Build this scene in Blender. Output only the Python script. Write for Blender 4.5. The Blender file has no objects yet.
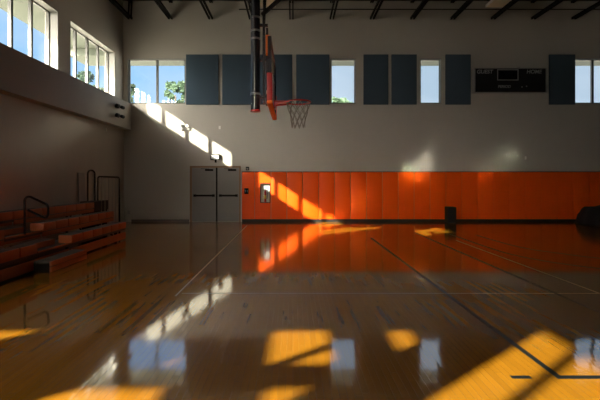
import bpy, bmesh, math, random
from mathutils import Vector, Matrix
rng = random.Random(7)
SC = bpy.context.scene
COL = SC.collection

# ------------------------------------------------------------------ camera, sky, sun, exposure
F = 397.0                                    # focal length in pixels of the 600 px frame
CAM_H = 1.58
cd = bpy.data.cameras.new('camera'); cam = bpy.data.objects.new('camera', cd); COL.objects.link(cam)
cam.location = (0, 0, CAM_H); cam.rotation_euler = (math.pi/2, 0, 0)
cd.sensor_width = 36; cd.lens = F/600*36
cd.shift_x = 7/600; cd.shift_y = -20/600
cd.clip_start = 0.05; cd.clip_end = 1000
SC.camera = cam

SUN = Vector((1.25, 1.0, -0.80))             # the way the sunlight travels
TO_SUN = (-SUN).normalized()
sd = bpy.data.lights.new('sun', 'SUN'); sun = bpy.data.objects.new('sun', sd); COL.objects.link(sun)
sun.rotation_euler = SUN.to_track_quat('-Z', 'Y').to_euler()
sun.location = (-30, -24, 25)
sd.energy = 26.0; sd.angle = math.radians(0.6); sd.color = (1.0, 0.93, 0.74)

SKY_BLUE = (0.22, 0.52, 0.95, 1); SKY_PALE = (0.44, 0.70, 1.0, 1); SKY_STRENGTH = 1.2
GLOW = 126.0; GLOW_POWER = 13.0; GLOW_DIR = Vector((-0.33, -0.88, 0.36)).normalized(); GLOW_COL = (1.0, 0.89, 0.74, 1)
w = bpy.data.worlds.new('sky'); SC.world = w; w.use_nodes = True
nt = w.node_tree; nt.nodes.clear()
def N(nt, t, **k):
    n = nt.nodes.new(t)
    for a, b in k.items(): setattr(n, a, b)
    return n
def mth(nt, op, a, b=None, c=None):
    n = N(nt, 'ShaderNodeMath', operation=op)
    for i, v in enumerate((a, b, c)):
        if v is None: continue
        if isinstance(v, (int, float)): n.inputs[i].default_value = v
        else: nt.links.new(v, n.inputs[i])
    return n.outputs[0]
def mixc(nt, fac, a, b, blend='MIX'):
    n = N(nt, 'ShaderNodeMix', data_type='RGBA', blend_type=blend)
    for sock, v in ((n.inputs[0], fac), (n.inputs[6], a), (n.inputs[7], b)):
        if isinstance(v, (int, float)): sock.default_value = v
        elif isinstance(v, (tuple, list)): sock.default_value = tuple(v) if len(v) == 4 else (*v, 1)
        else: nt.links.new(v, sock)
    return n.outputs[2]
tc = N(nt, 'ShaderNodeTexCoord'); gen = tc.outputs['Generated']
sep = N(nt, 'ShaderNodeSeparateXYZ'); nt.links.new(gen, sep.inputs[0])
el = mth(nt, 'MULTIPLY_ADD', sep.outputs[2], -2.2, 1.0)
el = N(nt, 'ShaderNodeClamp'); 
nt.links.new(mth(nt, 'MULTIPLY_ADD', sep.outputs[2], -2.0, 0.95), el.inputs[0])
mp = N(nt, 'ShaderNodeMapping'); mp.inputs['Scale'].default_value = (2.2, 2.2, 5.0); nt.links.new(gen, mp.inputs[0])
cn = N(nt, 'ShaderNodeTexNoise'); cn.inputs['Scale'].default_value = 1.3; cn.inputs['Detail'].default_value = 6
nt.links.new(mp.outputs[0], cn.inputs['Vector'])
cr = N(nt, 'ShaderNodeValToRGB'); cr.color_ramp.elements[0].position = 0.42; cr.color_ramp.elements[1].position = 0.68
nt.links.new(cn.outputs[0], cr.inputs[0])
base = mixc(nt, el.outputs[0], SKY_BLUE, SKY_PALE)
az = N(nt, 'ShaderNodeMapRange'); nt.links.new(sep.outputs[0], az.inputs[0])
for i_, v_ in enumerate((-0.25, 0.15, 0.0, 0.8)): az.inputs[i_+1].default_value = v_
base = mixc(nt, az.outputs[0], base, (0.46, 0.55, 0.63, 1))
base = mixc(nt, mth(nt, 'MULTIPLY', cr.outputs[0], 0.5), base, (0.78, 0.84, 0.92, 1))
dot = N(nt, 'ShaderNodeVectorMath', operation='DOT_PRODUCT'); nt.links.new(gen, dot.inputs[0]); dot.inputs[1].default_value = GLOW_DIR
glow = mth(nt, 'MULTIPLY', mth(nt, 'POWER', mth(nt, 'MAXIMUM', dot.outputs['Value'], 0.0), GLOW_POWER), GLOW)
gl = N(nt, 'ShaderNodeVectorMath', operation='SCALE'); gl.inputs[0].default_value = GLOW_COL[:3]; nt.links.new(glow, gl.inputs['Scale'])
tot = mixc(nt, 1.0, base, gl.outputs[0], 'ADD')
bg = N(nt, 'ShaderNodeBackground'); nt.links.new(tot, bg.inputs[0]); bg.inputs[1].default_value = SKY_STRENGTH
wo = N(nt, 'ShaderNodeOutputWorld'); nt.links.new(bg.outputs[0], wo.inputs[0])

SC.view_settings.view_transform = 'Standard'; SC.view_settings.look = 'None'
SC.view_settings.exposure = 0.0; SC.view_settings.gamma = 1.0; SC.view_settings.use_curve_mapping = False
cy = SC.cycles
cy.max_bounces = 14; cy.diffuse_bounces = 8; cy.glossy_bounces = 6; cy.transparent_max_bounces = 16
cy.sample_clamp_indirect = 0; cy.caustics_reflective = True; cy.blur_glossy = 0.0
cy.use_denoising = True

# ------------------------------------------------------------------ helpers
def wall_pt(px, py):                          # a pixel on the back wall (15 m away) as x, z
    return (px-293)/F*D, CAM_H+(180-py)/F*D
D = 15.0
def prop(o, label=None, cat=None, group=None, kind=None):
    if label: o['label'] = label
    if cat: o['category'] = cat
    if group: o['group'] = group
    if kind: o['kind'] = kind
    return o
def empty(name, loc=(0, 0, 0), rz=0.0):
    o = bpy.data.objects.new(name, None); COL.objects.link(o); o.location = loc; o.rotation_euler = (0, 0, rz)
    o.empty_display_size = 0.1
    return o
class MB:
    def __init__(s): s.bm = bmesh.new()
    def box(s, x0, x1, y0, y1, z0, z1, bev=0.0, rot=None, seg=2):
        b = bmesh.new(); bmesh.ops.create_cube(b, size=1.0)
        for v in b.verts: v.co = Vector((v.co.x*(x1-x0), v.co.y*(y1-y0), v.co.z*(z1-z0)))
        if bev: bmesh.ops.bevel(b, geom=b.edges[:], offset=bev, segments=seg, profile=0.6, affect='EDGES')
        M = Matrix.Translation(((x0+x1)/2, (y0+y1)/2, (z0+z1)/2))
        if rot is not None: M = M @ rot
        b.transform(M); s._add(b); return s
    def _add(s, b):
        me = bpy.data.meshes.new('tmp'); b.to_mesh(me); b.free(); s.bm.from_mesh(me); bpy.data.meshes.remove(me)
    def cyl(s, a, b, r, r2=None, n=16):
        a = Vector(a); b = Vector(b); d = b-a
        m = bmesh.new(); bmesh.ops.create_cone(m, cap_ends=True, segments=n, radius1=r, radius2=r if r2 is None else r2, depth=d.length)
        q = d.to_track_quat('Z', 'Y').to_matrix().to_4x4()
        m.transform(Matrix.Translation((a+b)/2) @ q); s._add(m); return s
    def bar(s, a, b, wd, ht):                 # rectangular bar from a to b
        a = Vector(a); b = Vector(b); d = b-a
        m = bmesh.new(); bmesh.ops.create_cube(m, size=1.0)
        for v in m.verts: v.co = Vector((v.co.x*wd, v.co.y*ht, v.co.z*d.length))
        q = d.to_track_quat('Z', 'Y').to_matrix().to_4x4()
        m.transform(Matrix.Translation((a+b)/2) @ q); s._add(m); return s
    def tube(s, pts, r, n=10, closed=False):
        pts = [Vector(p) for p in pts]; k = len(pts); rings = []
        prev = None
        for i, p in enumerate(pts):
            if closed: t = pts[(i+1) % k]-pts[i-1]
            else: t = pts[min(i+1, k-1)]-pts[max(i-1, 0)]
            t.normalize()
            if prev is None:
                u = t.orthogonal().normalized()
            else:
                u = prev - t*prev.dot(t); u.normalize()
            prev = u; v = t.cross(u)
            rings.append([s.bm.verts.new(p+(u*math.cos(2*math.pi*j/n)+v*math.sin(2*math.pi*j/n))*r) for j in range(n)])
        rr = range(k if closed else k-1)
        for i in rr:
            A, B = rings[i], rings[(i+1) % k]
            for j in range(n): s.bm.faces.new((A[j], A[(j+1) % n], B[(j+1) % n], B[j]))
        if not closed:
            s.bm.faces.new(rings[0][::-1]); s.bm.faces.new(rings[-1])
        return s
    def lathe(s, prof, c, axis='Z', n=24):
        rings = []
        for r, h in prof:
            ring = []
            for j in range(n):
                a = 2*math.pi*j/n; x, y = r*math.cos(a), r*math.sin(a)
                co = {'Z': (x, y, h), 'X': (h, x, y), 'Y': (y, h, x)}[axis]
                ring.append(s.bm.verts.new(Vector(c)+Vector(co)))
            rings.append(ring)
        for A, B in zip(rings, rings[1:]):
            for j in range(n): s.bm.faces.new((A[j], A[(j+1) % n], B[(j+1) % n], B[j]))
        s.bm.faces.new(rings[0][::-1]); s.bm.faces.new(rings[-1]); return s
    def quad(s, *p):
        s.bm.faces.new([s.bm.verts.new(Vector(q)) for q in p]); return s
    def build(s, name, mat, parent=None, smooth=False, recalc=True):
        if recalc: bmesh.ops.recalc_face_normals(s.bm, faces=s.bm.faces[:])
        me = bpy.data.meshes.new(name); s.bm.to_mesh(me); s.bm.free()
        if smooth:
            for p in me.polygons: p.use_smooth = True
            try: me.set_sharp_from_angle(angle=math.radians(40))
            except Exception: pass
        me.materials.append(mat)
        o = bpy.data.objects.new(name, me); COL.objects.link(o)
        if parent: o.parent = parent
        return o
def arc(c, r, a0, a1, n, u, v):
    c, u, v = Vector(c), Vector(u), Vector(v)
    return [c+u*r*math.cos(a0+(a1-a0)*i/n)+v*r*math.sin(a0+(a1-a0)*i/n) for i in range(n+1)]

# ------------------------------------------------------------------ materials
def pbr(name, col, rough=0.5, metal=0.0, var=0.08, scale=3.0, bump=0.0, bscale=60.0, spec=0.5, coat=0.0, stretch=(1, 1, 1)):
    m = bpy.data.materials.new(name); m.use_nodes = True; nt = m.node_tree
    b = nt.nodes['Principled BSDF']
    tc = N(nt, 'ShaderNodeTexCoord')
    geo = N(nt, 'ShaderNodeNewGeometry')
    mp = N(nt, 'ShaderNodeMapping'); mp.inputs['Scale'].default_value = stretch; nt.links.new(geo.outputs['Position'], mp.inputs[0])
    n = N(nt, 'ShaderNodeTexNoise'); n.inputs['Scale'].default_value = scale; n.inputs['Detail'].default_value = 5
    nt.links.new(mp.outputs[0], n.inputs['Vector'])
    k = mth(nt, 'MULTIPLY_ADD', n.outputs[0], 2*var, 1.0-var)
    sc = N(nt, 'ShaderNodeVectorMath', operation='SCALE'); sc.inputs[0].default_value = col[:3]; nt.links.new(k, sc.inputs['Scale'])
    nt.links.new(sc.outputs[0], b.inputs['Base Color'])
    b.inputs['Roughness'].default_value = rough; b.inputs['Metallic'].default_value = metal
    b.inputs['Specular IOR Level'].default_value = spec; b.inputs['Coat Weight'].default_value = coat
    if bump:
        n2 = N(nt, 'ShaderNodeTexNoise'); n2.inputs['Scale'].default_value = bscale; n2.inputs['Detail'].default_value = 3
        nt.links.new(geo.outputs['Position'], n2.inputs['Vector'])
        bp = N(nt, 'ShaderNodeBump'); bp.inputs['Strength'].default_value = bump; bp.inputs['Distance'].default_value = 0.01
        nt.links.new(n2.outputs[0], bp.inputs['Height']); nt.links.new(bp.outputs[0], b.inputs['Normal'])
    return m
M = {}
M['wall'] = pbr('grey_beige_paint', (0.44, 0.415, 0.365), 0.55, var=0.05, scale=0.7, bump=0.08, bscale=90, spec=0.35)
M['glosswall'] = pbr('grey_beige_gloss_paint', (0.46, 0.42, 0.365), 0.32, var=0.10, scale=1.2, spec=0.6, stretch=(1, 1.6, 0.25), bump=0.05, bscale=14)
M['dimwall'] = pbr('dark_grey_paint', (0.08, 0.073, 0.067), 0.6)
M['ledge'] = pbr('grey_painted_ledge', (0.37, 0.345, 0.31), 0.5, var=0.08, scale=1.2, spec=0.4)
M['reveal'] = pbr('pale_window_paint', (0.30, 0.295, 0.27), 0.5)
M['frame'] = pbr('window_aluminium', (0.085, 0.085, 0.072), 0.4, var=0.03)
M['pad'] = pbr('orange_vinyl', (0.93, 0.102, 0.003), 0.45, var=0.05, scale=2.0, bump=0.05, bscale=8, spec=0.22)
M['black'] = pbr('black_rubber', (0.012, 0.012, 0.013), 0.6, var=0.2, spec=0.3)
M['steel'] = pbr('dark_bronze_steel', (0.010, 0.0085, 0.007), 0.8, var=0.2, spec=0.1)
M['deck'] = pbr('dark_roof_deck', (0.05, 0.045, 0.04), 0.7, spec=0.2)
M['fabric'] = pbr('slate_blue_fabric', (0.062, 0.092, 0.122), 0.95, var=0.1, scale=60, spec=0.1)
M['door'] = pbr('grey_steel_door', (0.19, 0.182, 0.165), 0.4, var=0.07, scale=2)
M['dframe'] = pbr('tan_door_frame', (0.20, 0.115, 0.06), 0.45)
M['chrome'] = pbr('satin_metal', (0.35, 0.34, 0.32), 0.35, metal=0.9)
M['white'] = pbr('white_plastic', (0.75, 0.74, 0.70), 0.4, var=0.03)
M['grey'] = pbr('grey_plastic', (0.3, 0.29, 0.27), 0.45)
M['gloss_black'] = pbr('glossy_black_enamel', (0.010, 0.010, 0.014), 0.25, var=0.1, spec=0.6)
M['red'] = pbr('red_enamel', (0.55, 0.012, 0.010), 0.35, var=0.1)
M['redpad'] = pbr('red_foam_padding', (0.34, 0.010, 0.008), 0.5, var=0.08)
M['orange'] = pbr('hoop_orange', (0.85, 0.16, 0.02), 0.4)
M['net'] = pbr('grey_brown_cord', (0.24, 0.20, 0.17), 0.85)
M['seat'] = pbr('orange_brown_seat', (0.46, 0.115, 0.028), 0.42, var=0.12, scale=4)
M['board'] = pbr('orange_brown_wood_board', (0.46, 0.13, 0.038), 0.45, var=0.25, scale=3, stretch=(6, 0.6, 6))
M['tread'] = pbr('dark_grey_walkway', (0.07, 0.064, 0.055), 0.6, var=0.2)
M['scoreblack'] = pbr('black_scoreboard_face', (0.010, 0.010, 0.011), 0.45, spec=0.3)
M['lettering'] = pbr('grey_lettering', (0.32, 0.32, 0.32), 0.6)
M['linewhite'] = pbr('white_court_paint', (0.42, 0.34, 0.24), 0.35, var=0.1, spec=0.4)
M['lineblack'] = pbr('black_court_paint', (0.008, 0.010, 0.011), 0.4, var=0.1, spec=0.2)
M['soffit'] = pbr('pale_green_soffit', (0.105, 0.122, 0.095), 0.8, var=0.05)
M['outwall'] = pbr('pale_outdoor_ground', (0.55, 0.53, 0.48), 0.9, var=0.15, scale=0.3)
M['bark'] = pbr('grey_bark', (0.12, 0.09, 0.06), 0.9, var=0.3, scale=8)
M['leaf'] = pbr('green_leaves', (0.035, 0.065, 0.035), 0.6, var=0.5, scale=2)
M['fixture'] = pbr('tan_lamp_housing', (0.80, 0.66, 0.46), 0.5)

def glass(name):
    m = bpy.data.materials.new(name); m.use_nodes = True; nt = m.node_tree; nt.nodes.clear()
    tr = N(nt, 'ShaderNodeBsdfTransparent'); tr.inputs[0].default_value = (0.93, 0.96, 0.97, 1)
    gl = N(nt, 'ShaderNodeBsdfGlossy'); gl.inputs['Roughness'].default_value = 0.03
    lw = N(nt, 'ShaderNodeLayerWeight'); lw.inputs[0].default_value = 0.5
    fac = mth(nt, 'MULTIPLY_ADD', mth(nt, 'POWER', lw.outputs['Facing'], 5.0), 0.92, 0.06)
    mx = N(nt, 'ShaderNodeMixShader'); out = N(nt, 'ShaderNodeOutputMaterial')
    nt.links.new(fac, mx.inputs[0]); nt.links.new(tr.outputs[0], mx.inputs[1]); nt.links.new(gl.outputs[0], mx.inputs[2])
    nt.links.new(mx.outputs[0], out.inputs[0]); return m
M['glass'] = glass('window_glass')

FLOOR_IOR = 2.6; SIDE_IOR = 1.5; FLOOR_ROUGH = 0.06; WORN_ROUGH = 0.13
def floor_mat():
    m = bpy.data.materials.new('varnished_maple_boards'); m.use_nodes = True; nt = m.node_tree
    b = nt.nodes['Principled BSDF']; L = nt.links.new
    geo = N(nt, 'ShaderNodeNewGeometry'); sp = N(nt, 'ShaderNodeSeparateXYZ'); L(geo.outputs['Position'], sp.inputs[0])
    PW = 0.057
    u = mth(nt, 'DIVIDE', sp.outputs[0], PW); iu = mth(nt, 'FLOOR', u)
    wn1 = N(nt, 'ShaderNodeTexWhiteNoise', noise_dimensions='1D'); L(iu, wn1.inputs['W'])
    v = mth(nt, 'ADD', mth(nt, 'DIVIDE', sp.outputs[1], 1.3), mth(nt, 'MULTIPLY', wn1.outputs[0], 7.3)); iv = mth(nt, 'FLOOR', v)
    cb = N(nt, 'ShaderNodeCombineXYZ'); L(iu, cb.inputs[0]); L(iv, cb.inputs[1])
    wn = N(nt, 'ShaderNodeTexWhiteNoise', noise_dimensions='2D'); L(cb.outputs[0], wn.inputs['Vector'])
    # grain
    mp = N(nt, 'ShaderNodeMapping'); mp.inputs['Scale'].default_value = (26, 1.3, 1); L(geo.outputs['Position'], mp.inputs[0])
    gr = N(nt, 'ShaderNodeTexNoise'); gr.inputs['Scale'].default_value = 1.6; gr.inputs['Detail'].default_value = 6; L(mp.outputs[0], gr.inputs['Vector'])
    cr = N(nt, 'ShaderNodeValToRGB'); e = cr.color_ramp.elements
    e[0].position = 0.0; e[0].color = (0.245, 0.097, 0.006, 1); e[1].position = 1.0; e[1].color = (0.360, 0.152, 0.010, 1)
    L(mth(nt, 'ADD', mth(nt, 'MULTIPLY', wn.outputs[0], 0.4), mth(nt, 'MULTIPLY', gr.outputs[0], 0.6)), cr.inputs[0])
    # seams
    fu = mth(nt, 'FRACT', u); du = mth(nt, 'ABSOLUTE', mth(nt, 'SUBTRACT', fu, 0.5))
    seam = mth(nt, 'GREATER_THAN', du, 0.487)
    fv = mth(nt, 'FRACT', v); dv = mth(nt, 'ABSOLUTE', mth(nt, 'SUBTRACT', fv, 0.5))
    seam = mth(nt, 'MAXIMUM', seam, mth(nt, 'GREATER_THAN', dv, 0.4992))
    c = mixc(nt, mth(nt, 'MULTIPLY', seam, 0.45), cr.outputs[0], (0.09, 0.038, 0.006, 1))
    L(c, b.inputs['Base Color'])
    # the strip outside the court, by the bleachers, has lost most of its varnish
    def ramp(sock, a, b, p, q):
        n = N(nt, 'ShaderNodeMapRange', interpolation_type='SMOOTHSTEP'); L(sock, n.inputs[0])
        for i, vv in enumerate((a, b, p, q)): n.inputs[i+1].default_value = vv
        return n.outputs[0]
    near = ramp(sp.outputs[1], 4.3, 6.0, FLOOR_IOR, SIDE_IOR)
    far = mth(nt, 'MULTIPLY_ADD', ramp(sp.outputs[1], 8.0, 11.5, 0.15, 0.85), ramp(sp.outputs[0], -2.6, -1.0, 0.0, 1.0), SIDE_IOR)
    L(mth(nt, 'MAXIMUM', near, far), b.inputs['IOR'])
    # scuffs in the varnish
    sc = N(nt, 'ShaderNodeTexNoise'); sc.inputs['Scale'].default_value = 0.9; sc.inputs['Detail'].default_value = 7; L(geo.outputs['Position'], sc.inputs['Vector'])
    worn = N(nt, 'ShaderNodeMapRange', interpolation_type='SMOOTHSTEP'); L(sp.outputs[1], worn.inputs[0])
    for i, vv in enumerate((5.5, 11.0, 0.0, WORN_ROUGH-FLOOR_ROUGH)): worn.inputs[i+1].default_value = vv
    L(mth(nt, 'ADD', mth(nt, 'MULTIPLY_ADD', sc.outputs[0], 0.04, FLOOR_ROUGH-0.02), worn.outputs[0]), b.inputs['Roughness'])
    # every board lies at its own slight tilt
    wv = N(nt, 'ShaderNodeTexNoise'); wv.inputs['Scale'].default_value = 1.0; wv.inputs['Detail'].default_value = 2
    mp2 = N(nt, 'ShaderNodeMapping'); mp2.inputs['Scale'].default_value = (5, 1.1, 1); L(geo.outputs['Position'], mp2.inputs[0]); L(mp2.outputs[0], wv.inputs['Vector'])
    s3 = N(nt, 'ShaderNodeSeparateColor'); L(wn.outputs['Color'], s3.inputs[0])
    s4 = N(nt, 'ShaderNodeSeparateColor'); L(wv.outputs['Color'], s4.inputs[0])
    cup = mth(nt, 'MULTIPLY', mth(nt, 'SUBTRACT', fu, 0.5), 0.006)
    tx = mth(nt, 'ADD', mth(nt, 'MULTIPLY_ADD', s3.outputs[1], 0.010, -0.005), mth(nt, 'MULTIPLY_ADD', s4.outputs[0], 0.002, -0.001))
    tx = mth(nt, 'ADD', tx, cup)
    ty = mth(nt, 'ADD', mth(nt, 'MULTIPLY_ADD', s3.outputs[2], 0.0014, -0.0007), mth(nt, 'MULTIPLY_ADD', s4.outputs[1], 0.002, -0.001))
    fade = N(nt, 'ShaderNodeMapRange'); L(sp.outputs[1], fade.inputs[0])
    for i, vv in enumerate((3.3, 4.8, 1.5, 0.2)): fade.inputs[i+1].default_value = vv
    tx = mth(nt, 'MULTIPLY', tx, fade.outputs[0])
    cn = N(nt, 'ShaderNodeCombineXYZ'); L(tx, cn.inputs[0]); L(ty, cn.inputs[1]); cn.inputs[2].default_value = 1.0
    nm = N(nt, 'ShaderNodeVectorMath', operation='NORMALIZE'); L(cn.outputs[0], nm.inputs[0])
    L(nm.outputs[0], b.inputs['Normal'])
    return m
M['floor'] = floor_mat()

# ------------------------------------------------------------------ the room shell
XL, XR, YB, ZC, TH = -6.42, 14.0, -8.0, 8.34, 0.36
def holed_wall(name, plane, axis, a0, a1, z0, z1, holes, thick, mat, out):
    """a wall in plane axis=plane, from a0..a1 along, z0..z1, thickness towards out (+1/-1), with rectangular openings"""
    us = sorted({a0, a1, *[h[0] for h in holes], *[h[1] for h in holes]}); vs = sorted({z0, z1, *[h[2] for h in holes], *[h[3] for h in holes]})
    solid = lambda u, v: not any(h[0]-1e-6 <= u <= h[1]+1e-6 and h[2]-1e-6 <= v <= h[3]+1e-6 for h in holes)
    P = (lambda a, z, d: (plane+out*d, a, z)) if axis == 'X' else (lambda a, z, d: (a, plane+out*d, z))
    mb = MB(); g = {}
    for i in range(len(us)-1):
        for j in range(len(vs)-1): g[i, j] = solid((us[i]+us[i+1])/2, (vs[j]+vs[j+1])/2)
    for (i, j), s in g.items():
        if not s: continue
        ua, ub, va, vb = us[i], us[i+1], vs[j], vs[j+1]
        for d in (0, thick): mb.quad(P(ua, va, d), P(ub, va, d), P(ub, vb, d), P(ua, vb, d))
        if not g.get((i-1, j)): mb.quad(P(ua, va, 0), P(ua, vb, 0), P(ua, vb, thick), P(ua, va, thick))
        if not g.get((i+1, j)): mb.quad(P(ub, va, 0), P(ub, vb, 0), P(ub, vb, thick), P(ub, va, thick))
        if not g.get((i, j-1)): mb.quad(P(ua, va, 0), P(ub, va, 0), P(ub, va, thick), P(ua, va, thick))
        if not g.get((i, j+1)): mb.quad(P(ua, vb, 0), P(ub, vb, 0), P(ub, vb, thick), P(ua, vb, thick))
    bmesh.ops.remove_doubles(mb.bm, verts=mb.bm.verts[:], dist=1e-5)
    o = mb.build(name, mat); o['kind'] = 'structure'; return o

WZ0, WZ1 = 4.46, 6.17
# back wall windows, in pixels across
BW = [(127.5, 185.5, 2), (330.5, 356, 1), (420, 441.5, 1), (574, 634, 3)]
bholes = [((a-293)/F*D, (b-293)/F*D, WZ0, WZ1) for a, b, _ in BW]
dx0, dx1, dz1 = (191.5-293)/F*D, (240-293)/F*D, CAM_H+(180-166.5)/F*D
CABX = ((260.3-293)/F*D, (270.3-293)/F*D); CABZ = (CAM_H+(180-202.8)/F*D, CAM_H+(180-183.2)/F*D)
holed_wall('wall_back', D, 'Y', XL-TH, XR+0.3, -0.0, 9.0, bholes+[(*CABX, *CABZ)], 0.30, M['wall'], 1)
# left wall windows: y from, y to, panes, sill, head
LW = [(11.43, 14.30, 4, WZ0-0.04, 6.19), (7.20, 10.85, 5, WZ0-0.04, 6.19), (5.35, 6.60, 2, WZ0-0.04, 6.19), (-5.22, -3.05, 3, WZ0-0.04, 6.19), (2.8, 4.15, 1, 6.5, 7.4)]
lholes = [(a, b, z0, z1) for a, b, n, z0, z1 in LW]
gal = [(-2.7, -0.2, 2.7, 3.70), (-2.7, -0.2, 3.98, 4.56), (-2.7, -0.2, 4.75, 5.1), (0.5, 1.6, 2.0, 2.7)]     # open gallery behind the camera
holed_wall('wall_left', XL, 'X', YB-0.3, D, 0, 9.0, lholes+gal, TH, M['wall'], -1)
prop(MB().box(XL+0.001, -6.39, 5.0, D-0.001, 0, 3.47).build('trim_1', M['glosswall']), kind='structure')
prop(MB().box(XL+0.001, -6.10, 5.0, D-0.001, 3.47, 4.45, bev=0.008).build('trim_2', M['ledge']), kind='structure')
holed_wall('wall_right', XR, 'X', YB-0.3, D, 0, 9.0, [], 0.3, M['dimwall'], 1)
RW_FILL = [(-6.1, -5.0, 4.5, 6.1)]  # unseen rear opening, added to send fill light onto the floor
holed_wall('wall_rear', YB, 'Y', XL, XR, 0, 9.0, RW_FILL, 0.3, M['dimwall'], -1)
# gallery behind the left wall, off to the left of the camera
GX0 = -13.2
prop(MB().box(GX0-0.2, GX0, -3.2, 2.2, 0, 6.4).build('wall_gallery_side', M['wall']), kind='structure')
prop(MB().box(GX0, XL-TH, 2.0, 2.2, 0, 6.4).build('wall_gallery_front', M['wall']), kind='structure')
holed_wall('wall_gallery_rear', -3.0, 'Y', GX0, XL-TH, 0, 6.4,
           [(-9.2, -8.22, 5.14, 5.76), (-8.10, -7.38, 5.14, 5.76), (-9.2, -8.22, 4.2, 4.84), (-8.10, -7.38, 4.2, 4.84), (-12.8, -11.6, 5.14, 5.76)], 0.06, M['wall'], -1)
prop(MB().box(GX0-0.2, XL-TH, -3.06, 2.2, 6.2, 6.4).build('ceiling_gallery', M['deck']), kind='structure')
prop(MB().box(XL-TH-0.3, XR+0.3, YB-0.3, D+0.3, -0.2, 0).build('floor', M['floor']), kind='structure')
prop(MB().box(GX0-0.2, XL-TH-0.3, -3.06, 2.2, -0.2, 0).build('floor_gallery', M['wall']), kind='structure')
prop(MB().box(XL-TH, XR+0.3, YB-0.3, D+0.3, ZC, ZC+0.25).build('ceiling', M['deck']), kind='structure')
# black base under the pads and along the walls
prop(MB().box(dx1+0.08, XR-0.01, D-0.035, D-0.002, 0, 0.10).build('baseboard_back', M['black']), kind='structure')
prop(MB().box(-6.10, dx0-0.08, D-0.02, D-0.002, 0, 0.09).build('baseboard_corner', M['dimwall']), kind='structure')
# roof overhangs outside
prop(MB().box(-8.68, XL-TH-0.002, 4.9, D+1.7, 6.67, 6.95).build('roof_overhang', M['soffit']), kind='structure')
prop(MB().box(-7.83, XL-TH-0.002, -9.0, 2.4, 6.67, 6.95).build('roof_overhang', M['soffit']), kind='structure')
prop(MB().box(-8.68, XR, D+0.302, D+1.7, 6.38, 6.665).build('roof_overhang', M['soffit']), kind='structure')
gnd = MB().box(-90, 90, D+0.31, 130, -0.35, -0.22).box(-90, XL-TH-0.31, -90, D+0.31, -0.35, -0.22).box(XL-TH-0.31, 90, -90, YB-0.31, -0.35, -0.22)
prop(gnd.build('ground', M['outwall']), kind='structure')

# ------------------------------------------------------------------ windows
def window(idx, axis, plane, a0, a1, z0, z1, n, inset=0.10, out=1, trim=True):
    """frame, mullions and panes set into an opening"""
    root = empty('window_%d' % idx, ((a0+a1)/2, plane+out*inset, z0) if axis == 'Y' else (plane+out*inset, (a0+a1)/2, z0)); root['kind'] = 'structure'
    ax, ay, az = root.location
    def bx(mb, u0, u1, w0, w1, d0, d1):
        if axis == 'Y': mb.box(u0-ax, u1-ax, d0*out, d1*out, w0-az, w1-az)
        else: mb.box(d0*out, d1*out, u0-ay, u1-ay, w0-az, w1-az)
    fw = 0.055
    mb = MB()
    bx(mb, a0, a1, z1-fw, z1, -0.03, 0.05); bx(mb, a0, a1, z0, z0+fw, -0.03, 0.05)
    bx(mb, a0, a0+fw, z0+fw, z1-fw, -0.03, 0.05); bx(mb, a1-fw, a1, z0+fw, z1-fw, -0.03, 0.05)
    mb.build('window_frame', M['frame'], root)
    st = (a1-a0-fw)/n
    for i in range(1, n):
        mb = MB(); c = a0+fw/2+i*st
        bx(mb, c-0.038, c+0.038, z0+fw, z1-fw, -0.03, 0.05); mb.build('mullion', M['frame'], root)
    for i in range(n):
        mb = MB(); p0 = a0+fw/2+i*st+0.036; p1 = a0+fw/2+(i+1)*st-0.036
        d = 0.012*out
        if i == 0: p0 = a0+fw
        if i == n-1: p1 = a1-fw
        if axis == 'Y': mb.quad((p0-ax, d, z0+fw-az), (p1-ax, d, z0+fw-az), (p1-ax, d, z1-fw-az), (p0-ax, d, z1-fw-az))
        else: mb.quad((d, p0-ay, z0+fw-az), (d, p1-ay, z0+fw-az), (d, p1-ay, z1-fw-az), (d, p0-ay, z1-fw-az))
        mb.build('pane', M['glass'], root)
    if trim:                                  # pale liner of the reveal
        mb = MB(); t = 0.02; d0, d1 = -inset-0.006, -0.03
        bx(mb, a0, a1, z1-t, z1, d0, d1); bx(mb, a0, a0+t, z0, z1-t, d0, d1); bx(mb, a1-t, a1, z0, z1-t, d0, d1); bx(mb, a0+t, a1-t, z0, z0+0.012, d0, d1)
        mb.build('window_reveal', M['reveal'], root)
    return root
for i, (a, b, n) in enumerate(BW): window(i+1, 'Y', D, bholes[i][0], bholes[i][1], WZ0, WZ1, n, 0.10)
for i, (a, b, n, z0, z1) in enumerate(LW): window(i+5, 'X', XL, a, b, z0, z1, n, 0.25, -1)

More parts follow.
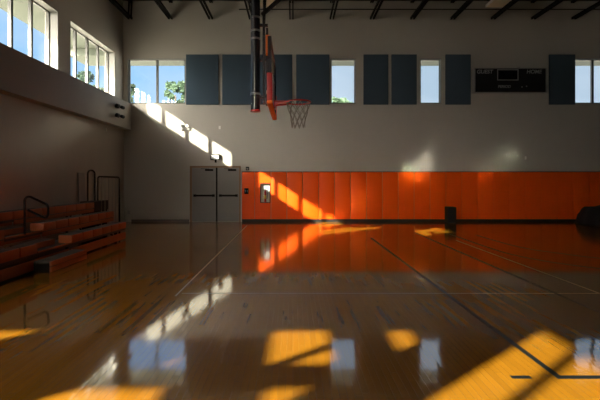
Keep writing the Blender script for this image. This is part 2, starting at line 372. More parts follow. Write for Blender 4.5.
# ------------------------------------------------------------------ double door
dr = empty('door_1', ((dx0+dx1)/2, D, 0)); dr['kind'] = 'structure'
hw = (dx1-dx0)/2
fr = MB().box(-hw-0.05, -hw+0.03, -0.05, -0.001, 0, dz1+0.02).box(hw-0.03, hw+0.03, -0.05, -0.001, 0, dz1+0.02).box(-hw+0.03, hw-0.03, -0.05, -0.001, dz1-0.05, dz1+0.02)
fr.build('door_frame', M['dframe'], dr)
MB().box(0.02, 0.075, -0.075, -0.03, 0.01, dz1-0.05).build('door_mullion', M['steel'], dr)
for a, b in ((-hw+0.035, 0.015), (0.08, hw-0.035)):
    lf = MB().box(a, b, -0.045, -0.012, 0.015, dz1-0.055, bev=0.004).build('door_leaf', M['door'], dr)
    pb = MB().box(a+0.06, b-0.04, -0.115, -0.085, 0.96, 1.03, bev=0.008).box(a+0.06, a+0.16, -0.10, -0.046, 0.95, 1.04).box(b-0.14, b-0.04, -0.10, -0.046, 0.95, 1.04)
    pb.build('panic_bar', M['steel'], lf)
    cl = MB().box(b-0.40, b-0.10, -0.10, -0.046, dz1-0.17, dz1-0.10, bev=0.006).bar((b-0.25, -0.09, dz1-0.09), (b-0.55, -0.13, dz1-0.085), 0.02, 0.012)
    cl.build('door_closer', M['steel'], lf)

# ------------------------------------------------------------------ orange wall pads
ORD = ['first', 'second', 'third', 'fourth', 'fifth', 'sixth', 'seventh', 'eighth', 'ninth', 'tenth', 'eleventh', 'twelfth', 'thirteenth', 'fourteenth',
       'fifteenth', 'sixteenth', 'seventeenth', 'eighteenth', 'nineteenth', 'twentieth', 'twenty first', 'twenty second', 'twenty third']
PZ0, PZ1 = 0.105, 1.88
seams = [(240.8-293)/F*D+0.04, (254.8-293)/F*D] + [(271.0-293)/F*D+0.5995*i for i in range(23)]
for i in range(len(seams)-1):
    a, b = seams[i], seams[i+1]
    root = empty('wall_pad', ((a+b)/2, D-0.002, PZ0))
    c = (a+b)/2; p0, p1 = a-c+0.006, b-c-0.006
    if a < CABX[0] and b > CABX[1]-0.02:
        q0, q1, r0, r1 = CABX[0]-c-0.002, CABX[1]-c+0.002, CABZ[0]-PZ0-0.002, CABZ[1]-PZ0+0.002
        pd = MB().box(p0, p1, -0.055, 0, 0, r0).box(p0, p1, -0.055, 0, r1, PZ1-PZ0).box(p0, q0, -0.055, 0, r0, r1)
        if q1 < p1-0.004: pd.box(q1, p1, -0.055, 0, r0, r1)
        pd.build('padding', M['pad'], root)
    else: MB().box(p0, p1, -0.055, 0, 0, PZ1-PZ0, bev=0.02).build('padding', M['pad'], root, smooth=True)
    MB().box(a-(a+b)/2+0.003, b-(a+b)/2-0.003, -0.012, 0, PZ1-PZ0+0.001, PZ1-PZ0+0.022).build('top_strip', M['steel'], root)
    lab = 'narrow orange wall pad directly beside the grey double door' if i == 0 else \
          'orange vinyl wall pad, %s to the right of the narrow pad by the door' % (ORD[i-1] if i-1 < len(ORD) else 'last')
    prop(root, lab, 'wall pad', 'orange wall pads along the back wall')

# ------------------------------------------------------------------ blue acoustic panels
AP = [(186.5, 218.7, 'blue fabric acoustic panel just right of the two-pane corner window'),
      (222.5, 253.6, 'blue acoustic panel partly hidden behind the hanging black hoop post'),
      (258.5, 292.3, 'blue acoustic panel behind the backboard, left of the net'),
      (296.2, 329.2, 'blue acoustic panel behind the net, left of a single narrow window'),
      (363.3, 388, 'dark blue acoustic panel, left one of the pair between the two narrow windows'),
      (391.2, 416.2, 'dark blue acoustic panel, right one of the pair between the two narrow windows'),
      (445, 470, 'dark blue acoustic panel just left of the scoreboard'),
      (548.3, 574, 'dark blue acoustic panel right of the scoreboard against the far right window')]
for a, b, lab in AP:
    x0, z1 = wall_pt(a, 55); x1, z0 = wall_pt(b, 104.8)
    root = empty('acoustic_panel', ((x0+x1)/2, D, z0))
    h = (x1-x0)/2
    MB().box(-h, h, -0.075, -0.018, 0, z1-z0, bev=0.008).build('fabric_face', M['fabric'], root, smooth=True)
    MB().box(-h+0.04, h-0.04, -0.018, -0.001, 0.04, z1-z0-0.04).build('backing', M['steel'], root)
    prop(root, lab, 'acoustic panel', 'blue acoustic panels on the back wall')

# ------------------------------------------------------------------ court lines
def ribbon(name, pts, wd, mat, label, z=0.0015):
    pts = [Vector((p[0], p[1], 0)) for p in pts]; mb = MB(); L = []
    for i, p in enumerate(pts):
        ds = []
        if i: ds.append((p-pts[i-1]).normalized())
        if i < len(pts)-1: ds.append((pts[i+1]-p).normalized())
        t = sum(ds, Vector()).normalized(); n = Vector((-t.y, t.x, 0))
        k = 1.0/max(0.5, abs(n.dot(Vector((-ds[0].y, ds[0].x, 0)))))
        L.append((p+n*wd/2*k, p-n*wd/2*k))
    vs = [(mb.bm.verts.new((a.x, a.y, z)), mb.bm.verts.new((b.x, b.y, z))) for a, b in L]
    for (a, b), (c, d) in zip(vs, vs[1:]): mb.bm.faces.new((a, b, d, c))
    o = mb.build(name, mat)
    if o.data.polygons[0].normal.z < 0: o.data.flip_normals()
    return prop(o, label, 'court line')
ribbon('court_line', [(2.13, 10.8), (2.13, 3.18), (8.0, 3.18)], 0.055, M['lineblack'], 'black court line running forward from mid floor and turning right in the sunlit patch')
ribbon('court_line', [(1.745, 3.18), (1.905, 3.18)], 0.05, M['lineblack'], 'short black dash painted left of the black line corner in the sunlit patch')
ribbon('court_line', [(3.66, 11.9), (3.66, 2.6)], 0.05, M['lineblack'], 'straight black court line from near the black box toward the right foreground')
def smooth_curve(pts, n=6):
    P = [Vector((*p, 0)) for p in pts]; out = []
    for i in range(len(P)-1):
        p0, p1, p2, p3 = P[max(i-1, 0)], P[i], P[i+1], P[min(i+2, len(P)-1)]
        for j in range(n):
            t = j/n
            out.append(0.5*((2*p1)+(p2-p0)*t+(2*p0-5*p1+4*p2-p3)*t*t+(3*p1-p0-3*p2+p3)*t**3))
    out.append(P[-1]); return out
ribbon('court_line', smooth_curve([(4.58, 11.6), (4.57, 10.4), (4.57, 9.3), (4.62, 8.5), (4.85, 7.85), (5.17, 7.38), (5.6, 6.98), (6.2, 6.6), (7.0, 6.3), (8.2, 6.15)]), 0.05, M['lineblack'], 'curved dark court arc bending right, nearer the camera of the two arcs')
ribbon('court_line', smooth_curve([(5.26, 11.4), (5.26, 10.5), (5.30, 9.6), (5.45, 9.0), (5.75, 8.55), (6.10, 8.1), (6.7, 7.7), (7.6, 7.4), (8.6, 7.3)]), 0.05, M['lineblack'], 'curved dark court arc bending right, farther from the camera of the two arcs')
ribbon('court_line', [(-1.60, 13.8), (-1.60, 5.4)], 0.026, M['linewhite'], 'thin white court line running from in front of the pads toward the left foreground')
ribbon('court_line', [(-1.55, 5.53), (9.5, 5.53)], 0.022, M['linewhite'], 'thin white court line crossing the floor from side to side')
ribbon('court_line', [(4.27, 10.4), (4.27, 5.0)], 0.03, M['linewhite'], 'thin white court line slanting across the dim right floor between the black lines')

# ------------------------------------------------------------------ roof joists
JX = [(131-293)/F*D+1.516*i for i in range(12)]
JN = ['nearest the left wall', 'above the two-pane corner window right end', 'above the panel left of the hoop post', 'just left of the hoop post top',
      'above the net', 'above the single narrow window right of the net', 'above the pair of dark panels, left one', 'above the pair of dark panels, right one',
      'above the panel left of the scoreboard', 'above the scoreboard left half', 'above the scoreboard right end', 'nearest the far right window']
def joist(x, where):
    root = empty('roof_joist', (x, D, 7.62))
    y0 = YB-D+0.2; H = ZC-7.62-0.002
    mb = MB()
    for s in (-1, 1): mb.box(s*0.056-0.026, s*0.056+0.026, y0, -0.06, 0, 0.085)
    mb.build('bottom_chord', M['steel'], root)
    mb = MB()
    for s in (-1, 1): mb.box(s*0.036-0.022, s*0.036+0.022, y0, -0.002, H-0.075, H)
    mb.build('top_chord', M['steel'], root)
    mb = MB(); n = 18; st = (-1.75-y0)/n
    for i in range(n):
        ya = -1.75-i*st; yb = ya-st/2; yc = ya-st
        mb.bar((0, ya, 0.04), (0, yb, H-0.04), 0.028, 0.028); mb.bar((0, yb, H-0.04), (0, yc, 0.04), 0.028, 0.028)
    if 'left wall' in where:
        for s in (-1, 1): MB().bar((s*0.05, -0.12, 0.05), (s*0.05, -0.06, H-0.02), 0.045, 0.045).build('end_post', M['steel'], root)
    mb.build('web', M['steel'], root)
    return prop(root, 'black open-web steel roof joist '+where, 'joist', 'steel roof joists')
for x, wn_ in zip(JX, JN): joist(x, wn_)
# horizontal bracing rod just in front of the back wall and a deeper girder
cr_ = MB().cyl((-2.0, D-0.30, 7.90), (XR-0.1, D-0.30, 7.90), 0.018, n=8)
prop(cr_.build('bracing_rod', M['steel']), 'thin black rod running level under the roof in front of the back wall', 'rod')

def lamp(x0, x1, y0, y1, z, label):
    root = empty('ceiling_light', ((x0+x1)/2, (y0+y1)/2, z))
    hx, hy = (x1-x0)/2, (y1-y0)/2
    MB().box(-hx, hx, -hy, hy, 0.012, 0.11, bev=0.01).build('housing', M['white'], root)
    MB().box(-hx+0.03, hx-0.03, -hy+0.03, hy-0.03, 0.0, 0.0118).build('lens', M['fixture'], root)
    for sx in (-1, 1): MB().cyl((sx*hx*0.8, 0, 0.11), (sx*hx*0.8, 0, ZC-z-0.002), 0.008, n=6).build('hanger', M['steel'], root)
    prop(root, label, 'ceiling light')
lamp(6.95, 7.60, 12.6, 14.35, 7.80, 'unlit tan light panel hanging in the roof above the scoreboard')
lamp(-1.22, -0.62, 12.6, 14.35, 7.80, 'unlit tan light panel hanging in the roof beside the black hoop post')

# ------------------------------------------------------------------ basketball hoop hung from the roof
HY = 7.5; HX = -0.385
hoop = empty('basketball_hoop', (HX, HY, 2.9), 0.0)
prop(hoop, 'red basketball hoop with glass backboard and net hung from the roof on a black post', 'basketball hoop')
def hl(x, y, z): return (x, y, z-2.9)
ztop = ZC-0.002-2.9
MB().cyl((-0.325, 0, 0.0), (-0.325, 0, ztop), 0.088, n=28).build('post', M['gloss_black'], hoop, smooth=True)
for z in (0.28, 1.32, 1.47, 1.72, 3.2): MB().cyl((-0.325, 0, z), (-0.325, 0, z+0.035), 0.096, n=28).build('clamp', M['chrome'], hoop, smooth=True)
MB().cyl((-0.325, 0, -0.03), (-0.325, 0, 0.0), 0.094, n=28).build('post_cap', M['red'], hoop, smooth=True)
mb = MB(); mb.bar((-0.165, 0, 0.12), (-0.165, 0, 1.85), 0.05, 0.05); mb.bar((-0.105, 0, 0.08), (-0.105, 0, 1.55), 0.04, 0.04)
mb.bar((-0.165, 0, 1.85), (-0.165, 0, ztop), 0.035, 0.035)
for z in (0.25, 0.95, 1.6): mb.bar((-0.25, 0, z), (-0.09, 0, z), 0.04, 0.05)
mb.build('mounting_strut', M['gloss_black'], hoop)
mb = MB(); mb.bar((-0.20, 0.0, 1.80), (3.90, 0.0, ztop), 0.07, 0.06); mb.bar((-0.16, -0.05, 1.65), (-0.13, 1.6, ztop), 0.05, 0.05)
mb.build('diagonal_brace', M['steel'], hoop)
for s in (-1, 1):
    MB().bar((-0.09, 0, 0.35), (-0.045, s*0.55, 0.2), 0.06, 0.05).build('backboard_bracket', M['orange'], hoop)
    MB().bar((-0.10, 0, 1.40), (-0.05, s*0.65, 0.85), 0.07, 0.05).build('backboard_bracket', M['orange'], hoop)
bb = MB().box(-0.012, 0.012, -0.86, 0.86, 0.05, 1.02).build('backboard', M['glass'], hoop)
mb = MB()
for s in (-1, 1): mb.box(-0.035, 0.025, s*0.915-0.055 if s > 0 else -0.915, 0.915 if s > 0 else -0.86, 0.0, 1.07)
mb.box(-0.035, 0.025, -0.86, 0.86, 1.02, 1.07); mb.box(-0.035, 0.025, -0.86, 0.86, 0.0, 0.05)
mb.build('backboard_frame', M['gloss_black'], bb)
mb = MB(); t = 0.05
mb.box(0.0125, 0.0145, -0.30, 0.30, 0.15, 0.15+t); mb.box(0.0125, 0.0145, -0.30, 0.30, 0.55, 0.60)
mb.box(0.0125, 0.0145, -0.30, -0.25, 0.20, 0.55); mb.box(0.0125, 0.0145, 0.25, 0.30, 0.20, 0.55)
mb.build('shooters_square', M['white'], bb)
for s in (-1, 1): MB().box(-0.05, 0.04, s*0.90-0.035, s*0.90+0.035, 0.0, 0.46, bev=0.012).build('edge_padding', M['redpad'], bb, smooth=True)
RZ = 3.05-2.9; RC = (0.485, 0, RZ)
rim = MB().tube([Vector(RC)+Vector((0.2286*math.cos(a), 0.2286*math.sin(a), 0)) for a in [2*math.pi*i/40 for i in range(40)]], 0.015, n=10, closed=True)
rim = rim.build('rim', M['red'], hoop, smooth=True)
mb = MB().box(0.026, 0.05, -0.09, 0.09, RZ-0.13, RZ+0.03, bev=0.005)
mb.box(0.05, 0.262, -0.07, 0.07, RZ-0.02, RZ+0.02, bev=0.005)
for s in (-1, 1): mb.bar((0.05, s*0.07, RZ-0.05), (0.31, s*0.155, RZ-0.008), 0.018, 0.03)
mb.build('rim_bracket', M['red'], rim)
MB().box(-0.05, 0.04, -0.93, 0.93, -0.05, -0.001, bev=0.012).build('bottom_padding', M['orange'], hoop, smooth=True)['label'] = 'bottom padding with its lit glow painted orange'  # orange here paints in the light falling on the pad's underside
# net: twelve cords crossing twelve cords
mb = MB()
def netr(t): return 0.224-0.095*min(1, t*1.15)-0.015*math.sin(t*math.pi)
for k in range(9):
    for s in (-1, 1):
        pts = []
        for i in range(13):
            t = i/12; a = 2*math.pi*(k+s*t*2.0)/9; r = netr(t)*(1+0.04*math.sin(5*k+7*t))
            pts.append((RC[0]+r*math.cos(a), r*math.sin(a), RZ-0.012-0.47*t))
        mb.tube(pts, 0.0068, n=5)
mb.build('net', M['net'], hoop)

# ------------------------------------------------------------------ scoreboard
sx0, sz1 = wall_pt(472.0, 69.2); sx1, sz0 = wall_pt(544.2, 93.5)
sb = empty('scoreboard', ((sx0+sx1)/2, D, sz0)); sw = (sx1-sx0)/2; sh = sz1-sz0
prop(sb, 'black scoreboard with dim guest, home and period lettering high on the back wall', 'scoreboard')
MB().box(-sw+0.02, sw-0.02, -0.16, -0.001, 0.02, sh-0.02).build('cabinet', M['scoreblack'], sb)
mb = MB()
mb.box(-sw, -sw+0.045, -0.18, -0.001, 0, sh); mb.box(sw-0.045, sw, -0.18, -0.001, 0, sh)
mb.box(-sw+0.045, sw-0.045, -0.18, -0.001, 0, 0.02); mb.box(-sw+0.045, sw-0.045, -0.18, -0.001, sh-0.02, sh)
mb.build('rim_frame', M['grey'], sb)
def lettering(txt, x, z, size, parent, y=-0.163, mat='lettering', shear=0.15):
    cu = bpy.data.curves.new('lettering', 'FONT'); cu.body = txt; cu.size = size; cu.align_x = 'CENTER'; cu.extrude = 0.001; cu.shear = shear; cu.offset = 0.004
    tmp = bpy.data.objects.new('tmp_text', cu); COL.objects.link(tmp)
    dg = bpy.context.evaluated_depsgraph_get(); me = bpy.data.meshes.new_from_object(tmp.evaluated_get(dg))
    bpy.data.objects.remove(tmp); bpy.data.curves.remove(cu)
    me.materials.clear(); me.materials.append(M[mat])
    o = bpy.data.objects.new('lettering', me); COL.objects.link(o); o.parent = parent
    o.location = (x, y, z); o.rotation_euler = (math.pi/2, 0, 0); return o
pxm = D/F
def sbx(px): return (px-293)*pxm-(sx0+sx1)/2
def sbz(py): return CAM_H+(180-py)*pxm-sz0
lettering('GUEST', sbx(482.6), sbz(74.6), 0.20, sb); lettering('HOME', sbx(531.4), sbz(74.6), 0.20, sb)
lettering('PERIOD', sbx(502), sbz(88.8), 0.14, sb)
mb = MB(); a, b, c, d = sbx(495), sbx(516), sbz(81.5), sbz(70.5); t = 0.03
mb.box(a, b, -0.166, -0.160, c, c+t).box(a, b, -0.166, -0.160, d-t, d).box(a, a+t, -0.166, -0.160, c+t, d-t).box(b-t, b, -0.166, -0.160, c+t, d-t)
mb.build('clock_outline', M['lettering'], sb)
MB().box(a+t+0.02, b-t-0.02, -0.163, -0.160, c+t+0.02, d-t-0.02).build('clock_display', M['gloss_black'], sb)
for px, py in ((519.5, 88), (524, 87.3)): MB().cyl((sbx(px), -0.166, sbz(py)), (sbx(px), -0.160, sbz(py)), 0.025, n=12).build('indicator_lamp', M['lettering'], sb)
MB().box(sbx(516.8), sbx(519.4), -0.06, -0.001, sh+0.002, sh+0.07, bev=0.01).build('mounting_bracket', M['grey'], sb)

# ------------------------------------------------------------------ small things on the back wall
def wall_box(name, px0, px1, py0, py1, depth, mat, label, cat, y=D-0.001, bev=0.006):
    x0, z1 = wall_pt(px0, py0); x1, z0 = wall_pt(px1, py1)
    root = empty(name, ((x0+x1)/2, y, z0)); h = (x1-x0)/2
    MB().box(-h, h, -depth, 0, 0, z1-z0, bev=bev).build('housing', mat, root)
    prop(root, label, cat); return root, h, z1-z0
# emergency light over the door
r, h, hh = wall_box('emergency_light', 210.8, 220, 154.3, 160, 0.09, M['gloss_black'], 'black framed white emergency light unit on the wall above the double door', 'light')
MB().box(-h+0.04, h-0.04, -0.098, -0.0902, 0.035, hh-0.035).build('diffuser', M['white'], r)
MB().box(-0.02, 0.05, -0.05, 0, -0.10, -0.002, bev=0.005).build('bracket', M['steel'], r)
# floodlight in the sunlit patch
r, h, hh = wall_box('emergency_light', 180.5, 190.0, 127.2, 130.2, 0.05, M['grey'], 'grey twin-head emergency light high above the door in the sun stripes', 'light')
for s in (-1, 1):
    MB().lathe([(0.03, 0.02), (0.055, -0.01), (0.065, -0.05), (0.06, -0.06)], (s*h*0.5, -0.03, hh+0.045), axis='Y', n=16).build('lamp_head', M['white'], r, smooth=True)
    MB().cyl((s*h*0.5, -0.03, hh), (s*h*0.5, -0.03, hh+0.02), 0.012, n=8).build('neck', M['steel'], r)
# strobe and switch plate
r, h, hh = wall_box('alarm_strobe', 245.9, 249.2, 166.8, 170.4, 0.05, M['black'], 'small dark alarm strobe on the wall just above the first orange pads', 'alarm')
MB().box(-0.03, 0.03, -0.075, -0.0502, 0.03, 0.09, bev=0.008).build('lens', M['grey'], r)
r, h, hh = wall_box('switch_plate', 244.6, 248.6, 188.3, 193.8, 0.02, M['gloss_black'], 'black switch plate set on the first orange pads beside the door', 'switch', y=D-0.058, bev=0.003)
for s in (-1, 1): MB().box(s*0.035-0.014, s*0.035+0.014, -0.030, -0.0202, hh*0.28, hh*0.72, bev=0.003).build('switch', M['grey'], r)
# extinguisher cabinet with extinguisher
x0, z1 = wall_pt(260.3, 183.2); x1, z0 = wall_pt(270.3, 202.8)
root = empty('extinguisher_cabinet', ((x0+x1)/2, D+0.045, z0)); h = (x1-x0)/2; hh = z1-z0
prop(root, 'white fire extinguisher cabinet with dark frame set among the orange pads', 'cabinet')
MB().box(-h+0.02, h-0.02, -0.012, 0, 0.02, hh-0.02).build('back_panel', M['white'], root)
mb = MB(); t = 0.022
e = 0.0015
mb.box(-h+e, h-e, -0.110, 0, hh-t, hh-e).box(-h+e, h-e, -0.110, 0, e, t).box(-h+e, -h+t, -0.110, 0, t, hh-t).box(h-t, h-e, -0.110, 0, t, hh-t)
mb.build('frame', M['steel'], root)
MB().box(-h+t, h-t, -0.095, -0.0125, t, t+0.004).build('shelf', M['white'], root)
MB().quad((-h+t, -0.102, t), (h-t, -0.102, t), (h-t, -0.102, hh-t), (-h+t, -0.102, hh-t)).build('glass_door', M['glass'], root)
ex = empty('fire_extinguisher', ((x0+x1)/2, D-0.012, z0+t+0.005))
prop(ex, 'dark red fire extinguisher standing inside the white wall cabinet', 'fire extinguisher')
MB().lathe([(0.036, 0.0), (0.040, 0.01), (0.040, 0.36), (0.034, 0.40), (0.022, 0.42), (0.022, 0.45)], (0, 0, 0), n=20).build('cylinder', M['red'], ex, smooth=True)
MB().lathe([(0.0406, 0.13), (0.0406, 0.26)], (0, 0, 0), n=20).build('tag', pbr('yellow_label', (0.8, 0.5, 0.05), 0.5), ex, smooth=True)
MB().box(-0.02, 0.02, -0.02, 0.02, 0.451, 0.48).bar((0, 0.02, 0.49), (0.0, -0.034, 0.53), 0.022, 0.012).bar((0, 0.02, 0.47), (0, -0.034, 0.46), 0.02, 0.01).build('valve', M['black'], ex)
MB().tube([(0.02, 0, 0.46), (0.06, 0, 0.47), (0.085, 0, 0.42), (0.078, 0, 0.25), (0.066, 0, 0.12)], 0.010, n=8).build('hose', M['black'], ex, smooth=True)
wall_box('wall_sensor', 218.8, 220.6, 126.0, 129.2, 0.04, M['white'], 'small white sensor on the wall above the door right edge', 'sensor')
wall_box('wall_sensor', 524.6, 526.0, 156.4, 159.6, 0.03, M['white'], 'small white sensor on the dim wall under the scoreboard', 'sensor')
wall_box('wall_outlet', 119.2+8.5, 121.5+8.5, 210.5, 214.0, 0.012, M['grey'], 'small pale outlet low on the back wall beyond the bleachers', 'outlet', bev=0.002)

# cameras / lights on the ledge
def ledge_unit(z, label):
    root = empty('security_light', (-6.10, 13.7, z)); prop(root, label, 'light')
    MB().box(0.0005, 0.07, -0.10, 0.10, -0.05, 0.05, bev=0.01).build('base', M['steel'], root)
    for s in (-1, 1):
        MB().lathe([(0.02, -0.0), (0.055, 0.03), (0.062, 0.18), (0.055, 0.20)], (0.13, s*0.08 if s > 0 else -0.08-0.20*1, 0.0), axis='Y', n=14).build('lamp_head', M['black'], root, smooth=True)
        MB().cyl((0.06, s*0.07, 0), (0.13, s*0.12, 0), 0.016, n=8).build('arm', M['steel'], root)
ledge_unit(4.12, 'black twin-head light on the end of the ledge under the left windows, upper one')
ledge_unit(3.80, 'black twin-head light on the end of the ledge under the left windows, lower one')
o = empty('wall_outlet', (-6.389, 13.55, 3.30)); prop(o, 'small white box on the lower left wall below the ledge lights', 'outlet')
MB().box(0, 0.02, -0.04, 0.04, -0.06, 0.06, bev=0.004).build('cover', M['white'], o)

# ------------------------------------------------------------------ dark objects along the pads
bx = empty('equipment_box', ((450.4-293)/F*14.55, 14.55, 0)); prop(bx, 'tall black box standing on the floor in front of the orange pads', 'box')
MB().box(-0.155, 0.155, -0.16, 0.16, 0.02, 0.60, bev=0.02).build('cabinet', M['black'], bx)
MB().box(-0.14, 0.14, -0.172, -0.161, 0.05, 0.57, bev=0.004).build('front_panel', M['scoreblack'], bx)
mb = MB()
for sx in (-1, 1):
    for sy in (-1, 1): mb.cyl((sx*0.14, sy*0.12, 0), (sx*0.14, sy*0.12, 0.0199), 0.025, n=10)
mb.build('foot', M['black'], bx)
cv = empty('covered_cart', (11.35, 14.1, 0)); prop(cv, 'bulky dark covered cart at the far right before the orange pads', 'cart')
mb = MB(); n = 24
prof = []
g = []
for i in range(n+1):
    row = []
    for j in range(13):
        u = i/n; v = j/12
        x = -1.02+2.25*u; y = -0.55+1.05*v
        e = min(1, min(u, 1-u)*9)**0.45*min(1, min(v, 1-v)*7)**0.45
        z = 0.03+e*(0.58+0.13*u+0.025*math.sin(9*u+4*v)+0.015*math.sin(23*u*v))
        row.append(mb.bm.verts.new((x+0.02*math.sin(12*v), y+0.02*math.sin(14*u), z)))
    g.append(row)
for i in range(n):
    for j in range(12): mb.bm.faces.new((g[i][j], g[i+1][j], g[i+1][j+1], g[i][j+1]))
edge = [g[i][0] for i in range(n+1)]+[g[n][j] for j in range(1, 13)]+[g[i][12] for i in range(n-1, -1, -1)]+[g[0][j] for j in range(11, 0, -1)]
low = [mb.bm.verts.new((v.co.x, v.co.y, 0.012)) for v in edge]
for k in range(len(edge)): mb.bm.faces.new((edge[k], edge[(k+1) % len(edge)], low[(k+1) % len(edge)], low[k]))
mb.bm.faces.new(low)
mb.build('cover', M['black'], cv, smooth=True)

# ------------------------------------------------------------------ bleachers
RX = [-4.43, -5.00, -5.57]; RZT = [0.475, 0.715, 0.955]; REND = [10.55, 11.10, 11.15]
Y0B, YA0, YA1 = 4.2, 6.90, 7.95
bl = empty('bleacher', (-6.38, 8.0, 0)); prop(bl, 'three-row wooden bleacher with orange-brown seats folded out along the left wall', 'bleacher')
def B(x, y): return x+6.38, y-8.0
def seat_mb(x, y, z):
    ax, ay = B(x, y); mb = MB()
    mb.box(ax-0.30, ax, ay-0.226, ay+0.226, z-0.165, z, bev=0.018)
    return mb
for k in range(3):
    x, zt, ye = RX[k], RZT[k], REND[k]; back = RX[k+1] if k < 2 else -6.385
    deck = zt-0.17
    ax, a0 = B(x, Y0B); bxk, a1 = B(back, ye)
    tier = MB().box(bxk+0.002, ax-0.02, a0, a1, deck-0.045, deck-0.001).build('tier_deck', M['tread'], bl)
    segs = [(Y0B, YA0), (YA1, ye)] if k < 2 else [(Y0B, ye)]
    for s0, s1 in segs:
        cnt = int(round((s1-s0)/0.457)); st = (s1-s0)/cnt
        base = None
        for i in range(cnt):
            yc = s0+(i+0.5)*st
            ax2, ay2 = B(x, yc)
            if base is None:
                base = MB().box(-0.28, 0, -st/2+0.012, st/2-0.012, 0, 0.165, bev=0.016).build('seat', M['seat'], tier, smooth=True); so = base
                base.data.materials.append(M['tread'])
                for p in base.data.polygons:
                    if p.center.x < -0.02 and p.normal.z > 0.5: p.material_index = 1
            else:
                so = base.copy(); COL.objects.link(so); so.parent = tier
            so.location = (ax2, ay2, zt-0.165)
    # riser boards under the seat line
    zb = 0.02 if k == 0 else RZT[k-1]-0.17+0.004
    top = zt-0.165-0.03
    rows = [(zb+0.015, top)] if k else [(0.16, 0.16+0.115), (0.02, 0.135)]
    rows = [(0.03, 0.205)] if k == 0 else [(deck-0.10, deck-0.012)]
    for s0, s1 in ((Y0B, YA0), (YA0, YA1), (YA1, ye)):
        for z0, z1 in rows:
            b0, b1 = B(x, s0)[1], B(x, s1)[1]
            dxx = -0.012 if not (s0 == YA0) else -0.05
            MB().box(ax+dxx-0.022, ax+dxx, b0+0.006, b1-0.006, z0, z1, bev=0.004).build('riser_board', M['board'], tier)
    nose = MB().box(ax-0.03, ax-0.006, B(x, YA0)[1]+0.01, B(x, YA1)[1]-0.01, deck, deck+0.03, bev=0.004) if k < 2 else None
    if nose: nose.build('aisle_nosing', M['board'], tier)
    # end frame
    mb = MB()
    mb.box(ax-0.30, ax-0.24, a1-0.05, a1-0.005, 0, deck-0.046); mb.box(bxk+0.02, bxk+0.07, a1-0.05, a1-0.005, 0, deck-0.046)
    mb.bar((ax-0.27, a1-0.03, 0.05), (bxk+0.05, a1-0.03, deck-0.07), 0.03, 0.03)
    mb.build('end_frame', M['steel'], tier)
# black closed end block of the back row
ax, ay = B(-5.57, 11.16); MB().box(ax-0.42, ax+0.0, ay, ay+0.85, 0.70, 0.975, bev=0.01).build('end_block', M['black'], bl)
MB().box(ax-0.40, ax-0.02, ay+0.05, ay+0.8, 0.0, 0.699).build('end_block_base', M['steel'], bl)
# intermediate aisle step on the second tier
a0, a1 = B(0, YA0)[1], B(0, YA1)[1]
for k in (0, 1):
    xx = B(RX[k+1], 0)[0]; dz = RZT[k]-0.17
    MB().box(xx+0.0, xx+0.27, a0+0.10, a1-0.10, dz, dz+0.115, bev=0.006).build('aisle_step', M['tread'], bl)
    MB().box(xx+0.271, xx+0.292, a0+0.10, a1-0.10, dz+0.01, dz+0.115, bev=0.003).build('aisle_step_nosing', M['board'], bl)
# aisle handrail
hx, hy = B(-5.0, 7.40)
pts = [(hx, hy, 0.56), (hx, hy, 1.18)]
pts += arc((hx+0.08, hy, 1.19), 0.08, math.pi, math.pi*0.38, 8, (1, 0, 0), (0, 0, 1))
pts += [(hx+0.40, hy, 1.13), (hx+0.43, hy, 1.10), (hx+0.44, hy, 1.06), (hx+0.435, hy, 0.93), (hx+0.41, hy, 0.885), (hx+0.37, hy, 0.875), (hx+0.33, hy, 0.89), (hx+0.06, hy, 1.02)]
MB().tube(pts, 0.021, n=10).build('handrail', M['gloss_black'], bl, smooth=True)
# end guard rail with bars
gx0, gy = B(-5.68, 11.55); gx1 = B(-5.05, 0)[0]
fp = [(gx0, gy, 0.75)]+[(gx0, gy, 1.60)]+arc((gx0+0.06, gy, 1.62), 0.06, math.pi, math.pi/2, 5, (1, 0, 0), (0, 0, 1))+arc((gx1-0.06, gy, 1.60), 0.06, math.pi/2, 0, 5, (1, 0, 0), (0, 0, 1))+[(gx1, gy, 0.0)]
gr = MB().tube(fp, 0.024, n=8).build('guard_rail', M['gloss_black'], bl, smooth=True)
for i in range(1, 6):
    xx = gx0+(gx1-gx0)*i/6; MB().cyl((xx, gy, 0.10), (xx, gy, 1.66), 0.010, n=6).build('bar', M['chrome'], gr)
MB().bar((gx0, gy, 0.10), (gx1, gy, 0.10), 0.03, 0.03).build('bottom_rail', M['gloss_black'], gr)
lp0, lp1 = B(-5.92, 0)[0], B(-5.72, 0)[0]; yy = gy-0.10
MB().tube([(lp0, yy, 0.76), (lp0, yy, 1.74)]+arc(((lp0+lp1)/2, yy, 1.76), (lp1-lp0)/2, math.pi, 0, 10, (1, 0, 0), (0, 0, 1))+[(lp1, yy, 1.74), (lp1, yy, 0.76)], 0.024, n=8).build('grab_rail', M['gloss_black'], bl, smooth=True)
pn = MB().box(-0.012, 0.012, -0.18, 0.18, 0.0, 1.80, bev=0.004).build('leaning_panel', M['grey'])
pn.location = (-6.30, 11.92, 0.0); pn.rotation_euler = (0, math.radians(-2), 0)
prop(pn, 'pale grey narrow panel standing against the left wall behind the end rails', 'panel')
# loose front step
stp = empty('aisle_step', (-4.12, 7.345, 0)); prop(stp, 'low two-board wooden step on the floor at the foot of the bleacher aisle', 'step')
MB().box(-0.29, -0.022, -0.595, 0.595, 0.165, 0.195, bev=0.004).build('tread', M['tread'], stp)
for z0, z1 in ((0.105, 0.19), (0.008, 0.092)): MB().box(-0.021, 0.0, -0.595, 0.595, z0, z1, bev=0.004).build('riser_board', M['board'], stp)
for s in (-1, 1): MB().box(-0.29, -0.022, s*0.58-0.014, s*0.58+0.014, 0, 0.164).build('side_panel', M['steel'], stp)

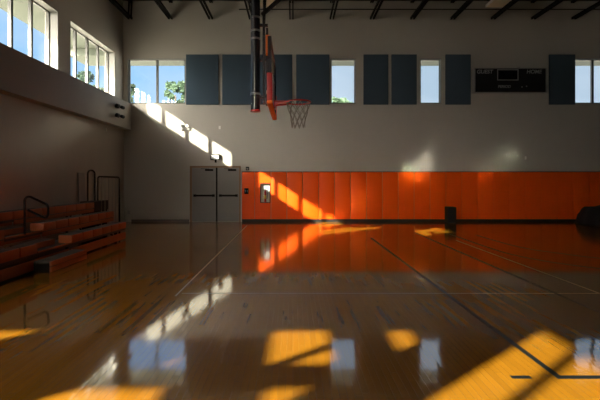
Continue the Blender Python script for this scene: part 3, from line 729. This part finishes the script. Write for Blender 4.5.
# ------------------------------------------------------------------ trees outside
def tree(x, y, ztop, rad, hgt, n, label, leafsize=0.16, seed=1):
    R = random.Random(seed)
    root = empty('tree', (x, y, -0.22)); H = ztop+0.22
    mb = MB().cyl((0, 0, 0), (0, 0, H*0.9), 0.16, 0.03, n=8)
    for i in range(9):
        z = H-hgt*R.uniform(0.35, 1.0); a = R.uniform(0, 6.28); l = rad*R.uniform(0.5, 0.9)
        mb.cyl((0, 0, z-0.2), (l*math.cos(a), l*math.sin(a), z+0.25*l), 0.035, 0.008, n=5)
    mb.build('trunk', M['bark'], root)
    mb = MB(); cl = []
    for i in range(26):
        t = R.random(); r = rad*math.sqrt(R.random())*(0.35+0.65*math.sin(math.pi*min(1, 0.18+0.8*t))); a = R.uniform(0, 6.28)
        cl.append((r*math.cos(a), r*math.sin(a), H-hgt*t, R.uniform(0.22, 0.42)*rad))
    for i in range(n):
        cx, cy_, cz, cr2 = R.choice(cl)
        d = Vector((R.gauss(0, 1), R.gauss(0, 1), R.gauss(0, 0.8))); d = d.normalized()*cr2*R.random()**0.4
        p = Vector((cx, cy_, min(cz, H-0.15)))+d
        u = Vector((R.gauss(0, 1), R.gauss(0, 1), R.gauss(0, 1))).normalized(); v = u.orthogonal().normalized()
        s = leafsize*R.uniform(0.6, 1.3)
        mb.quad(p-u*s, p+v*s*0.5, p+u*s, p-v*s*0.5)
    mb.build('foliage', M['leaf'], root, recalc=False)
    prop(root, label, 'tree', 'trees outside the windows')
tree(-8.3, 28, 8.45, 0.75, 3.2, 1500, 'green tree seen through the right pane of the corner window', seed=3)
tree(-5.9, 24.5, 6.9, 0.9, 2.6, 1200, 'low bushy green tree at the right edge of the corner window', seed=5)
tree(-11.9, 29, 8.6, 0.5, 2.8, 700, 'slim tree at the left edge of the corner window left pane', seed=8)
tree(3.4, 30, 7.75, 1.0, 2.5, 1300, 'rounded green tree top low in the single window right of the net', seed=11)
tree(5.6, 34.5, 7.9, 0.9, 2.2, 900, 'lower green tree top at the right corner of the window right of the net', seed=12)
tree(-12.9, 25, 8.2, 0.9, 2.8, 1300, 'green tree seen low through the farther left wall window', seed=15)
